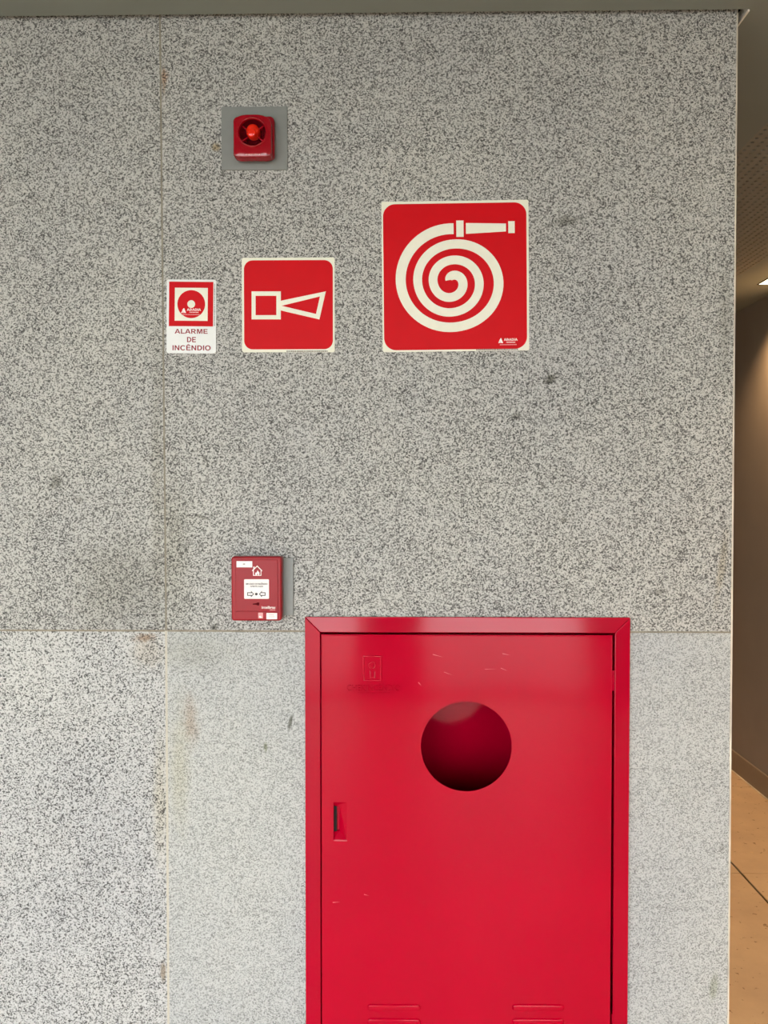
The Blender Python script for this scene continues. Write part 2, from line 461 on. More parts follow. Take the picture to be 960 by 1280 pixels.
slab([(XL, 0), (JX - PW - g, 0), (JX - PW - g, JZ - g), (XL, JZ - g)], 'granite_ll')
# return of the wall round the corner
for z0, z1, m, xe in ((0, JZ - g, 'granite_lr', XE0 - 0.003), (JZ + g, TOPZ, 'granite_ur', XE1 - 0.001)):
    box('granite_slab', XR - 0.03, xe, 0.0305, 1.2, z0, z1, m, wall, 0.001)
    box('granite_slab', XR - 0.03, xe, 1.203, 2.4, z0, z1, m, wall, 0.001)
# joints
e = 0.0006
shape('joint_filler', [[(JX - 2 * g, JZ), (JX + 2 * g, JZ), (JX_TOP + 2 * g, TOPZ), (JX_TOP - 2 * g, TOPZ)]], e, 0.029, 'grout_mid', wall)
shape('joint_filler', [[(JX - 2 * g, 0), (JX + 2 * g, 0), (JX + 2 * g, JZ), (JX - 2 * g, JZ)]], 0.0002, 0.029, 'grout_light', wall)
box('joint_filler', XL, hx0, e, 0.029, JZ - 2 * g, JZ + 2 * g, 'grout_dark', wall)
box('joint_filler', hx1, XE1 - BW, e, 0.029, JZ - 2 * g, JZ + 2 * g, 'grout_mid', wall)
shape('corner_bead', [[(XE0 - BW - 0.0018, 0), (XE0 - 0.002, 0), (XE1, JZ), (XE2, TOPZ), (XE2 - BW * 0.65, TOPZ), (XE1 - BW + 0.0002, JZ)]], 0.0004, 0.030, 'grout_edge', wall)

# ---- floor
fl = struct(box('floor', XL, XW, YB, YF, -0.08, -0.006, 'black'))
xs = [XL] + [1.36 - 0.9 * k for k in (4, 3, 2, 1, 0)] + [XW]
ys = [0.51 + 0.9 * k for k in range(-5, 7)]
tile_cache = {}
for i in range(len(xs) - 1):
    for j in range(len(ys) - 1):
        wx = xs[i + 1] - xs[i]; gx = 0.004 if abs(xs[i + 1] - 1.36) < 0.01 or abs(xs[i] - 1.36) < 0.01 else 0.0015
        if wx < 0.05: continue
        key = round(wx, 3), gx
        if key not in tile_cache:
            tile_cache[key] = box_mesh(-wx / 2 + gx, wx / 2 - gx, -0.45 + 0.0018, 0.45 - 0.0018, -0.012, 0, 0.0008)
        o = link('floor_tile', tile_cache[key], 'tile', fl)
        o.location = Vector(((xs[i] + xs[i + 1]) / 2, (ys[j] + ys[j + 1]) / 2, 0)) - fl.location
        if len(tile_cache[key].materials) == 0: tile_cache[key].materials.append(M['tile'])

# ---- ceiling: smooth plates with a shadow gap round the granite, perforated strip over the corridor
GAP = 0.015
CE = U(937, 16, -GAP)[0]         # edge of the ceiling beside the granite
PX0, PX1 = 0.98, 1.535
PYS, PYE = -0.60, 4.2
ce = struct(box('ceiling', XL, XW, YB, YF, CZ + 0.06, CZ + 0.12, 'black'))
def plate(x0, x1, y0, y1):
    box('ceiling_plate', x0, x1, y0, y1, CZ, CZ + 0.0125, 'ceiling', ce)
plate(XL, CE, YB, -GAP)
plate(CE, PX0, YB, YF)
plate(PX1, XW, YB, YF)
plate(PX0, PX1, YB, PYS); plate(PX0, PX1, PYE, YF)
# perforated strip
def perforated():
    pitch, row, r, th = 0.0264, 0.0242, 0.0062, 0.004
    bm = bmesh.new(); nx = int(round((PX1 - PX0) / pitch)); px = (PX1 - PX0) / nx
    ny = int(round((PYE - PYS) / row)); py = (PYE - PYS) / ny
    for j in range(ny):
        y = PYS + (j + 0.5) * py; sh = 0
        lo = PX0
        cells = []
        if sh: cells = [(PX0, PX0 + px / 2, None)] + [(PX0 + (k + 0.5) * px, PX0 + (k + 1.5) * px, 1) for k in range(nx - 1)] + [(PX1 - px / 2, PX1, None)]
        else: cells = [(PX0 + k * px, PX0 + (k + 1) * px, 1) for k in range(nx)]
        for x0, x1, h in cells:
            c = [bm.verts.new((x, yy, 0)) for x, yy in ((x0, y - py / 2), (x1, y - py / 2), (x1, y + py / 2), (x0, y + py / 2))]
            if not h:
                bm.faces.new(c[::-1]); continue
            cx = (x0 + x1) / 2
            ring = [bm.verts.new((cx + r * math.cos(R(225 + 45 * k)), y + r * math.sin(R(225 + 45 * k)), 0)) for k in range(8)]
            up = [bm.verts.new((v.co.x, v.co.y, th)) for v in ring]
            for q in range(4):
                a, b_ = c[q], c[(q + 1) % 4]
                r0, r1, r2 = ring[2 * q], ring[2 * q + 1], ring[(2 * q + 2) % 8]
                bm.faces.new((r0, r1, r2, b_, a))
            for k in range(8):
                bm.faces.new((ring[k], up[k], up[(k + 1) % 8], ring[(k + 1) % 8]))
    o = org(ce)
    for v in bm.verts: v.co = v.co + Vector((0, 0, CZ)) - o
    me = bpy.data.meshes.new('m'); bm.to_mesh(me); bm.free()
    return link('perforated_panel', me, 'ceiling_panel', ce)
perforated()
box('plenum_felt', PX0, PX1, PYS, PYE, CZ + 0.02, CZ + 0.024, 'black', ce)
box('gap_trim', CE - 0.004, CE + 0.0006, -GAP, 2.4, CZ - 0.004, CZ + 0.02, 'trim_white', ce, 0.0008)

# ---- other walls, seen past the corner or only in reflections
wr = struct(box('wall_right', XW, XW + 0.1, YB, YF, -0.08, CZ + 0.12, 'brown_wall'))
struct(box('highlight_strip', XW - 0.018, XW - 0.012, YB, YF, 0.0, 0.005, 'grout_edge', None, 0.001))  # cream strip stands in for the highlight along the baseboard foot
bb = struct(box('baseboard_right', XW - 0.012, XW, YB, YF, 0.0, 0.109, 'base', None, 0.002))
struct(box('wall_end', XL, XW + 0.1, YF, YF + 0.1, -0.08, CZ + 0.12, 'white_wall'))
struct(box('wall_inner', XR - 0.2, XR - 0.03, 0.36, YF, 0, CZ + 0.06, 'brown_wall'))
struct(box('wall_left', XL - 0.1, XL, YB, 0.36, -0.08, CZ + 0.12, 'white_wall'))
wbk = struct(box('wall_back', -0.31, 0.21, YB - 0.35, YB, -0.08, CZ + 0.12, 'concrete'))
box('added_pier', 1.42, XW + 0.1, YB - 0.35, YB, -0.08, CZ + 0.12, 'white_wall', wbk)  # unseen; added to cut daylight into the corridor, white to soften its reflection
win = struct(box('window_1', XL, 1.42, YB - 0.2, YB - 0.12, -0.08, 0.03, 'concrete'))
box('head_rail', XL, 1.42, YB - 0.2, YB - 0.12, CZ - 0.02, CZ + 0.12, 'concrete', win)
for x in (-2.4, -1.35): box('mullion', x - 0.03, x + 0.03, YB - 0.2, YB - 0.12, 0.03, CZ - 0.02, 'concrete', win)
struct(box('ground', -60, 60, -80, YB, -0.2, -0.08, 'paving'))

# ================================================================== things
# ---- recessed downlights over the right corridor wall
def downlight(name, x, y, label):
    t = thing(name, label, 'downlight', (x, y, CZ)); t['group'] = 'corridor downlights'
    s = 0.060; fw = 0.006
    for nm, a in (('frame_bar', (x - s, x + s, y - s, y - s + fw)), ('frame_bar', (x - s, x + s, y + s - fw, y + s)),
                  ('frame_bar', (x - s, x - s + fw, y - s + fw, y + s - fw)), ('frame_bar', (x + s - fw, x + s, y - s + fw, y + s - fw))):
        box(nm, a[0], a[1], a[2], a[3], CZ - 0.003, CZ, 'black', t)
    box('diffuser', x - s + fw, x + s - fw, y - s + fw, y + s - fw, CZ - 0.0025, CZ - 0.0005, 'lamp', t)
    ld = bpy.data.lights.new('lamp_light', 'SPOT'); ld.energy = LAMP_W; ld.color = (1.0, 0.60, 0.28)
    ld.spot_size = R(124); ld.spot_blend = 0.8; ld.shadow_soft_size = 0.035
    lo = bpy.data.objects.new('lamp_light', ld); C.objects.link(lo); lo.parent = t; lo.location = (0, 0, -0.012)
    return t
downlight('recessed_downlight', 1.742, 1.962, 'square recessed ceiling downlight glowing warm yellow at the right edge')
downlight('recessed_downlight', 1.755, -0.45, 'unseen square recessed warm downlight added nearer along the brown corridor wall')  # out of view, added for its warm light on the corridor
downlight('recessed_downlight', 1.755, 4.35, 'unseen square recessed warm downlight added farther along the brown corridor wall')  # also unseen, added to light the corridor

# ---- hose reel sign
def prect(x0, y0, x1, y1, Y=0.0):
    a = U(x0, y1, Y); b = U(x1, y0, Y)
    return a[0], b[0], a[1], b[1]

def sign_frame(name, label, x0, y0, x1, y1, roll):
    """an empty at the bottom centre of the sign; parts in world coordinates get rolled with it at the end"""
    a = prect(x0, y0, x1, y1)
    return thing(name, label, 'sign', ((a[0] + a[1]) / 2, 0.0, a[2])), a

PT = -0.0022                    # sign board front
P1 = PT - 0.0002; P2 = PT - 0.0004; P3 = PT - 0.0006
hs, a = sign_frame('fire_hose_sign', 'large square red sign with a white coiled fire hose symbol', 478.4, 250.8, 662.2, 439.5, 0)
shape('board', [rrect(*a, 0.004)], PT, 0.0, 'sign_white', hs, 0.0004, 1)
def H(x, y):                    # measured on a 4.571x enlargement that starts at (465, 240)
    return U(465 + x / 4.571, 240 + y / 4.571, P1)
def hrect(x0, y0, x1, y1):
    p = H(x0, y1); q = H(x1, y0)
    return [(p[0], p[1]), (q[0], p[1]), (q[0], q[1]), (p[0], q[1])]
p = H(70, 901); q = H(890, 62)
shape('printed_field', [rrect(p[0], q[0], p[1], q[1], 0.025, 10)], P1, PT, 'sign_red', hs)
# spiral hose: angle -> centre-line radius and width
TAB = [(86, 301, 62), (180, 284, 57), (270, 263, 54), (360, 275, 55), (450, 211, 52), (540, 187, 50), (630, 178, 48), (720, 164, 50),
       (810, 120, 50), (900, 99, 50), (990, 92, 50), (1080, 69, 52), (1170, 27, 48), (1235, 14, 30)]
def cat(tab, t, c):
    for i in range(len(tab) - 1):
        if tab[i][0] <= t <= tab[i + 1][0]: break
    p0 = tab[max(i - 1, 0)]; p1 = tab[i]; p2 = tab[i + 1]; p3 = tab[min(i + 2, len(tab) - 1)]
    h = p2[0] - p1[0]; u = (t - p1[0]) / h
    m1 = (p2[c] - p0[c]) / (p2[0] - p0[0]) * h; m2 = (p3[c] - p1[c]) / (p3[0] - p1[0]) * h
    return ((2 * u**3 - 3 * u**2 + 1) * p1[c] + (u**3 - 2 * u**2 + u) * m1 + (-2 * u**3 + 3 * u**2) * p2[c] + (u**3 - u**2) * m2)
CXS, CYS = 452, 510
def spiral_strip():
    bm = bmesh.new(); o = org(hs); prev = None
    n = 240; pts = []
    for k in range(n + 1):
        t = TAB[0][0] + (TAB[-1][0] - TAB[0][0]) * k / n
        r = cat(TAB, t, 1); pts.append((CXS + r * math.cos(R(t)), CYS - r * math.sin(R(t)), cat(TAB, t, 2)))
    for k, (x, y, wd) in enumerate(pts):
        if k == 0: tx, ty = -1, 0
        else:
            a_, b_ = pts[max(k - 1, 0)], pts[min(k + 1, n)]
            tx, ty = b_[0] - a_[0], b_[1] - a_[1]; l = math.hypot(tx, ty); tx /= l; ty /= l
        row = []
        for s in (-1, 1):
            qx, qz = H(x - ty * s * wd / 2, y + tx * s * wd / 2)
            row += [bm.verts.new(Vector((qx, P2, qz)) - o), bm.verts.new(Vector((qx, P1 + 0.00005, qz)) - o)]
        if prev:
            bm.faces.new((prev[0], prev[2], row[2], row[0]))
            bm.faces.new((prev[1], prev[0], row[0], row[1])); bm.faces.new((prev[2], prev[3], row[3], row[2]))
        prev = row
    bmesh.ops.recalc_face_normals(bm, faces=bm.faces[:])
    me = bpy.data.meshes.new('m'); bm.to_mesh(me); bm.free()
    return link('hose_symbol', me, 'sign_white', hs)
spiral_strip()
shape('coupling_symbol', [hrect(488, 163, 530, 257)], P2, P1, 'sign_white', hs)
shape('nozzle_symbol', [[H(543, 240), H(772, 228), H(772, 183), H(543, 178)]], P2, P1, 'sign_white', hs)
shape('nozzle_tip_symbol', [hrect(785, 170, 822, 238)], P2, P1, 'sign_white', hs)
def logo(parent, fn, x0, y0, x1, y1):
    """maker's mark: a slanted letter with the name and two lines of tiny print"""
    W = x1 - x0; Hh = y1 - y0
    f = lambda u, v: fn(x0 + u * W, y0 + v * Hh)
    shapes('logo_mark', [[[f(0.0, 0.66), f(0.07, 0.66), f(0.10, 0.45), f(0.05, 0.35)]],
                         [[f(0.05, 0.30), f(0.12, 0.0), f(0.16, 0.0), f(0.25, 0.66), f(0.17, 0.66)]],
                         [[f(0.09, 0.66), f(0.15, 0.66), f(0.12, 0.48)]]], P2, P1, 'print_white', parent)
    p = f(0.29, 0.36); q = f(1.0, 0.02)
    caps('logo_lettering', 'ABADIA', p[0], q[0], p[1], q[1], P2, P1, 'print_white', parent)
    p = f(0.42, 0.62); q = f(0.88, 0.50)
    dashes('small_print', p[0], q[0], p[1], q[1], P2, P1, 'print_white', parent, 12)
    p = f(0.08, 0.95); q = f(0.95, 0.82)
    dashes('small_print', p[0], q[0], p[1], q[1], P2, P1, 'print_pink', parent, 24, seed=4)
logo(hs, H, 722, 838, 832, 880)
p = H(596, 907); q = H(835, 898)
dashes('edge_print', p[0], q[0], p[1], q[1], P1, PT, 'print_grey', hs, 34, seed=2)
hs.rotation_euler = (0, R(-0.55), 0)

# ---- audible alarm sign
ss, a = sign_frame('alarm_horn_sign', 'square red sign with a white outlined horn symbol', 302.8, 322, 418.4, 440.7, 0)
shape('board', [rrect(*a, 0.005)], PT, 0.0, 'sign_white', ss, 0.0004, 1)
def K(x, y): return U(195 + x / 4, 310 + y / 4, P1)
p = K(441, 507); q = K(884, 60)
shape('printed_field', [rrect(p[0], q[0], p[1], q[1], 0.018, 10)], P1, PT, 'sign_red', ss)
def kr(x0, y0, x1, y1): return [K(x0, y1), K(x1, y1), K(x1, y0), K(x0, y0)]
shape('driver_symbol', [kr(478, 217, 624, 357), kr(498, 239, 602, 336)], P2, P1, 'sign_white', ss)
shape('horn_symbol', [[K(623, 312), K(817, 357), K(849, 217), K(623, 264)], [K(628, 289), K(800, 330), K(820, 242)]], P2, P1, 'sign_white', ss)
p = K(652, 520); q = K(860, 512)
dashes('edge_print', p[0], q[0], p[1], q[1], P1, PT, 'print_grey', ss, 36, seed=3)

# ---- fire alarm sign with lettering
al, a = sign_frame('fire_alarm_sign', 'small white sign reading ALARME DE INCÊNDIO under a red disc symbol', 208.4, 349.6, 270.0, 442, 0)
shape('board', [rrect(*a, 0.005)], PT, 0.0, 'sign_paper', al, 0.0004, 1)
def A(x, y): return U(200 + x / 11.64, 340 + y / 11.64, P1)
def ar(x0, y0, x1, y1): return [A(x0, y1), A(x1, y1), A(x1, y0), A(x0, y0)]
shape('printed_field', [ar(124, 142, 768, 790)], P1, PT, 'sign_red', al)
shape('button_panel', [ar(209, 230, 688, 710)], P2, P1, 'sign_white', al)
c = A(449, 468); rr = 203 / 11.64 / 600
shape('button_disc', [circ(c[0], c[1], rr * 0.995)], P3, P2, 'sign_red', al)
shape('button_dot', [circ(c[0], c[1], 56 / 11.64 / 600)], P3 - 0.0002, P3, 'sign_white', al)
_P = (P1, P2)
P1, P2 = P3, P3 - 0.0002
logo(al, A, 302, 528, 590, 632)
P1, P2 = _P
for s, x0, y0, x1, y1 in (('ALARME', 210, 828, 695, 898), ('DE', 385, 945, 525, 1022), ('INCÊNDIO', 174, 1066, 740, 1141)):
    p = A(x0, y1); q = A(x1, y0)
    caps('lettering', s, p[0], q[0], p[1], q[1], P1, PT, 'print_dark', al)
p = A(781, 780); q = A(792, 165)
dashes('edge_print', p[0], q[0], p[1], q[1], P1, PT, 'print_grey', al, 34, vertical=True, seed=5)
al.rotation_euler = (0, R(0.5), 0)

# ---- siren with strobe on a grey plate
SP = -0.004
a = prect(277.4, 134, 359.4, 213.5)
si = thing('alarm_siren', 'glossy red fire siren with orange beacon on a square grey plate', 'siren', ((a[0] + a[1]) / 2, 0, a[2]))
shape('mounting_plate', [rrect(*a, 0.001)], SP, 0.0, 'grey_plate', si, 0.0006, 1)
b = prect(292.6, 147.5, 343.6, 199.8, -0.012)
shape('base', [rrect(*b, 0.010)], -0.020, SP, 'plastic_red', si, 0.002, 2, True)
YH = -0.040
h = prect(292.0, 142.6, 338.6, 195.8, YH)
hx, hw = (h[0] + h[1]) / 2, (h[1] - h[0]) / 2
c = U(315.5, 165.5, YH); RB = 0.0285
def housing_outline(inset=0.0):
    x0, x1, z0, z1 = h[0] + inset, h[1] - inset, h[2] + inset, h[3] - inset
    r = 0.008; pts = []
    n = 7
    # top: cut corners rising to a slightly arched crown
    crown = [(x1, z1 - 0.016), (x1 - 0.002, z1 - 0.0105), (x1 - 0.008, z1 - 0.0055), (x1 - 0.017, z1 - 0.0018), (hx + 0.010, z1), (hx - 0.012, z1),
             (x0 + 0.015, z1 - 0.0014), (x0 + 0.007, z1 - 0.0045), (x0 + 0.002, z1 - 0.010), (x0, z1 - 0.016)]
    for cx, cz, a0 in ((x0 + r, z0 + r, 180), (x1 - r, z0 + r, 270)):
        for k in range(n): pts.append((cx + r * math.cos(R(a0 + 90 * k / (n - 1))), cz + r * math.sin(R(a0 + 90 * k / (n - 1)))))
    return pts + crown
ho = housing_outline()
bm = bmesh.new(); o = org(si)
# skirt from base to front edge, rounded shoulder, front face with a round bowl opening
NC = 56
def radial(outline, ang):
    """where a ray from the bowl centre leaves the outline"""
    dx, dz = math.cos(ang), math.sin(ang); best = None
    for (x0, z0), (x1, z1) in zip(outline, outline[1:] + outline[:1]):
        ex, ez = x1 - x0, z1 - z0; den = dx * ez - dz * ex
        if abs(den) < 1e-12: continue
        t = ((x0 - c[0]) * ez - (z0 - c[1]) * ex) / den; u = ((x0 - c[0]) * dz - (z0 - c[1]) * dx) / den
        if t > 0 and -1e-6 <= u <= 1 + 1e-6 and (best is None or t < best): best = t
    return best
rings = []
for inset, y in ((0, -0.018), (0, YH + 0.0016), (0.0006, YH + 0.0004), (0.0016, YH)):
    ring = []
    for k in range(NC):
        an = 2 * math.pi * k / NC; t = radial(ho, an) - inset
        ring.append(bm.verts.new(Vector((c[0] + t * math.cos(an), y, c[1] + t * math.sin(an))) - o))
    rings.append(ring)
for rad, y in ((RB + 0.001, YH - 0.0012), (RB - 0.0005, YH - 0.0008), (RB - 0.002, YH + 0.002)):
    ring = []
    for k in range(NC):
        an = 2 * math.pi * k / NC; t = min(rad, radial(ho, an) - 0.0045)
        ring.append(bm.verts.new(Vector((c[0] + t * math.cos(an), y, c[1] + t * math.sin(an))) - o))
    rings.append(ring)
for r0, r1 in zip(rings, rings[1:]):
    for k in range(NC): bm.faces.new((r0[k], r0[(k + 1) % NC], r1[(k + 1) % NC], r1[k]))
bmesh.ops.recalc_face_normals(bm, faces=bm.faces[:])
me = bpy.data.meshes.new('m'); bm.to_mesh(me); bm.free(); smooth(me, 40)
link('housing', me, 'siren_red', si)
lathe('horn_bowl', [(RB - 0.0015, 0.0015), (RB - 0.005, 0.008), (RB - 0.011, 0.015), (0.010, 0.018), (0, 0.018)], c[0], c[1], YH, 'siren_bowl', si)
lathe('bowl_rim', [(RB + 0.0026, 0.001), (RB + 0.0022, -0.0014), (RB + 0.0012, -0.0028), (RB, -0.0033), (RB - 0.0012, -0.0026), (RB - 0.002, 0.0005)], c[0], c[1], YH, 'siren_red', si, 56)
lathe('beacon_lens', [(0.0138, 0.017), (0.0138, 0.006), (0.0125, 0.001), (0.0095, -0.0035), (0.006, -0.0062), (0, -0.0075)], c[0], c[1] + 0.005, YH, 'lens', si)
lathe('beacon_cap', [(0.0088, 0.0), (0.0088, -0.0055), (0.0075, -0.0080), (0.004, -0.0092), (0, -0.0095)], c[0] - 0.0005, c[1] - 0.0035, YH, 'lens', si, 28)
for an in (35, 145, 215, 325):
    ca, sa = math.cos(R(an)), math.sin(R(an))
    p0 = Vector((c[0] + ca * 0.013, 0, c[1] + sa * 0.013)); p1 = Vector((c[0] + ca * (RB - 0.002), 0, c[1] + sa * (RB - 0.002)))
    nx, nz = -sa * 0.0011, ca * 0.0011
    shape('horn_rib', [[(p0.x - nx, p0.z - nz), (p1.x - nx, p1.z - nz), (p1.x + nx, p1.z + nz), (p0.x + nx, p0.z + nz)]], YH + 0.004, YH + 0.016, 'siren_red', si, 0.0003, 1)
p = U(307, 194, YH); q = U(325, 192.4, YH)
dashes('small_print', p[0], q[0], p[1], q[1], YH - 0.0004, YH + 0.001, 'print_pink', si, 12, seed=8)

# ---- manual call point
CY = -0.034
def Cp(x, y, Y=CY): return U(275 + x / 8.727, 680 + y / 8.727, Y)
def crr(x0, y0, x1, y1, r, Y=CY):
    p = Cp(x0, y1, Y); q = Cp(x1, y0, Y); return rrect(p[0], q[0], p[1], q[1], r)
p = Cp(210, 775, -0.004); q = Cp(800, 150, -0.004)
cp = thing('manual_call_point', 'red manual fire call point box with white press panel and arrows', 'call point', ((p[0] + q[0]) / 2, 0, p[1]))
shape('mounting_plate', [rrect(p[0], q[0], p[1], q[1], 0.001)], -0.006, 0.0, 'grey_plate', cp, 0.0006, 1)
shape('body', [crr(124, 138, 670, 838, 0.006)], CY, -0.006, 'call_red', cp, 0.003, 3, True)
F1 = CY - 0.0012; F2 = F1 - 0.0003; F3 = F2 - 0.0003; F4 = F3 - 0.0002
shape('front_cover', [crr(172, 172, 632, 728, 0.003)], F1, CY + 0.001, 'call_red', cp, 0.0008, 2, True)
shape('lower_flap', [crr(160, 738, 640, 822, 0.003)], F1 + 0.0002, CY + 0.001, 'call_red', cp, 0.0006, 2, True)
shape('press_panel', [crr(265, 384, 535, 597, 0.002)], F2, F1, 'print_white', cp)
for s, x0, y0, x1, y1 in (('EM CASO DE INCÊNDIO', 285, 421, 520, 444), ('APERTE AQUI', 330, 454, 470, 471)):
    p = Cp(x0, y1); q = Cp(x1, y0); text('lettering', s, p[0], q[0], p[1], q[1], F3, F2, 'print_black', cp, 0.03)
def arrow(x0, x1):
    # outlined block arrow; x0 = tail, x1 = tip
    d = 1 if x1 > x0 else -1; L = abs(x1 - x0); y = 545
    xh = x0 + d * L * 0.55
    outer = [(x0, y - 19), (xh, y - 19), (xh, y - 36), (x1, y), (xh, y + 36), (xh, y + 19), (x0, y + 19)]
    xi = x0 + d * 9
    inner = [(xi, y - 10), (xh + d * 8, y - 10), (xh + d * 8, y - 15), (x1 - d * 12, y), (xh + d * 8, y + 15), (xh + d * 8, y + 10), (xi, y + 10)]
    shape('arrow_symbol', [[Cp(*v) for v in outer], [Cp(*v) for v in inner]], F3, F2, 'print_black', cp)
arrow(298, 373); arrow(498, 427)
p = Cp(398, 545); shape('press_dot', [circ(p[0], p[1], 14.5 / 8.727 / 600, 24)], F3, F2, 'print_black', cp)
# house with flame
hout = [(362, 345), (362, 290), (352, 296), (350, 288), (366, 272), (366, 245), (378, 245), (378, 262), (407, 234), (464, 290), (458, 297), (452, 292), (452, 345)]
hin = [(370, 338), (370, 282), (407, 246), (445, 284), (445, 338)]
shape('house_symbol', [[Cp(*v) for v in hout], [Cp(*v) for v in hin]], F2, F1, 'print_white', cp)
shape('flame_symbol', [[Cp(*v) for v in ((390, 340), (385, 322), (392, 308), (400, 312), (412, 284), (420, 300), (428, 306), (432, 322), (426, 340), (418, 338), (416, 322), (406, 328), (402, 340))]], F2, F1, 'print_white', cp)
p = Cp(182, 254); q = Cp(353, 187); shape('sticker', [rrect(p[0], q[0], p[1], q[1], 0.0006)], F2, F1 + 0.0006, 'print_white', cp)
p = Cp(252, 226); q = Cp(276, 212); dashes('sticker_print', p[0], q[0], p[1], q[1], F3, F2, 'print_grey', cp, 3)
shape('key_slot', [[Cp(358, 650), Cp(400, 645), Cp(408, 638), Cp(430, 638), Cp(430, 670), Cp(408, 670), Cp(400, 662), Cp(358, 660)]], F2, F1, 'slot_red', cp)
p = Cp(455, 704); q = Cp(605, 676); text('lettering', 'intelbras', p[0], q[0], p[1], q[1], F2, F1, 'print_white', cp, 0.02)
p = Cp(545, 722); q = Cp(605, 713); dashes('small_print', p[0], q[0], p[1], q[1], F2, F1, 'print_pink', cp, 7)
shape('flap_symbol', [crr(418, 748, 470, 810, 0.0008)], F2, F1, 'print_pink', cp)
shape('flap_mark', [[Cp(425, 790), Cp(440, 782), Cp(462, 800), Cp(440, 806)]], F3, F2, 'print_white', cp)
p = Cp(508, 820); q = Cp(624, 752); shape('sticker', [rrect(p[0], q[0], p[1], q[1], 0.0006)], F2, F1, 'print_white', cp)
p = Cp(532, 776); q = Cp(590, 769); dashes('sticker_print', p[0], q[0], p[1], q[1], F3, F2, 'print_pink', cp, 6)
p = Cp(532, 795); q = Cp(600, 789); dashes('sticker_print', p[0], q[0], p[1], q[1], F3, F2, 'print_pink', cp, 7, seed=6)

# ---- hose cabinet let into the wall
cb = thing('fire_hose_cabinet', 'large glossy red metal fire hose cabinet with a round hole in its door', 'cabinet', ((fx0 + fx1) / 2, 0, fz0))
def rail(pts):
    return shape('frame_rail', [pts], FY, 0.0, 'frame_red', cb, 0.0012, 2)
m_ = 0.0003
top = rail([(fx0, fz1), (ix0 + m_, iz1), (ix1 - m_, iz1), (fx1, fz1)][::-1])
for v in top.data.vertices:         # its face leans back a little
    if v.co.y < -0.006: v.co.y += 0.0032 * max(0.0, (v.co.z + fz0 - iz1) / (fz1 - iz1))
rail([(fx0, fz0), (fx1, fz0), (ix1 - m_, iz0), (ix0 + m_, iz0)])
rail([(fx0, fz0 + m_), (ix0, iz0 + m_), (ix0, iz1 - m_), (fx0, fz1 - m_)])
rail([(ix1, iz0 + m_), (fx1, fz0 + m_), (fx1, fz1 - m_), (ix1, iz1 - m_)])
# sheet-metal box behind the frame
BD = 0.235
t_ = 0.0015
bx0, bx1, bz0, bz1 = ix0 - 0.004, ix1 + 0.004, iz0 - 0.004, iz1 + 0.004
box('back_panel', bx0, bx1, BD, BD + t_, bz0, bz1, 'door_red', cb)
box('side_panel', bx0 - t_, bx0, 0.0005, BD + t_, bz0, bz1, 'door_red', cb)
box('side_panel', bx1, bx1 + t_, 0.0005, BD + t_, bz0, bz1, 'door_red', cb)
box('top_panel', bx0, bx1, 0.0005, BD + t_, bz1, bz1 + t_, 'door_red', cb)
box('bottom_panel', bx0, bx1, 0.0005, BD + t_, bz0 - t_, bz0, 'door_red', cb)
# welding beads at the mitres
p = U(391, 782, FY)
for k, (dx, dz) in enumerate(((-6, 5), (-3.5, 2), (0.5, -1), (3, -4.5))):
    x, z = p[0] + dx / 600, p[1] + dz / 600
    s = 0.0016
    shape('weld_bead', [[(x - s, z + s * 1.6), (x - s * 0.4, z + s * 1.7), (x + s, z - s * 0.8), (x + s * 0.2, z - s * 1.2)][::-1]], FY - 0.0008, FY + 0.0002, 'frame_red', cb, 0.0003, 1)
# door
DY = -0.0105
dx0 = ix0 + 0.0022; dx1, _ = U(764.3, 1000, DY); _, dz1 = U(583, 793.6, DY); dz0 = iz0 + 0.004
hc = U(582.8, 933, DY); hr = 57.0 / F * (DY - CAM.y)
lx0, lz0 = U(417, 1050, DY); lx1, lz1 = U(433.5, 1003, DY)
door_me = shape_mesh([[(dx0, dz0), (dx1, dz0), (dx1, dz1), (dx0, dz1)], circ(hc[0], hc[1], hr, 96),
                      [(lx0, lz0), (lx1, lz0), (lx1, lz1), (lx0, lz1)]], DY, DY + 0.0015)
door_me.transform(Matrix.Translation(-org(cb)))
door = link('door', door_me, 'door_red', cb)
def dshape(*a_, **k_): return shape(*a_, **k_)
# folded edges of the door: rounded lip in front and return flange behind
def lip(name, x0, x1, z0, z1): return box(name, x0, x1, DY - 0.0003, DY + 0.016, z0, z1, 'door_red', door, 0.00105, 3)
lip('top_flange', dx0, dx1, dz1 - 0.0022, dz1); lip('bottom_flange', dx0, dx1, dz0, dz0 + 0.0022)
lip('side_flange', dx0, dx0 + 0.0022, dz0 + 0.002, dz1 - 0.002); lip('side_flange', dx1 - 0.0022, dx1, dz0 + 0.002, dz1 - 0.002)
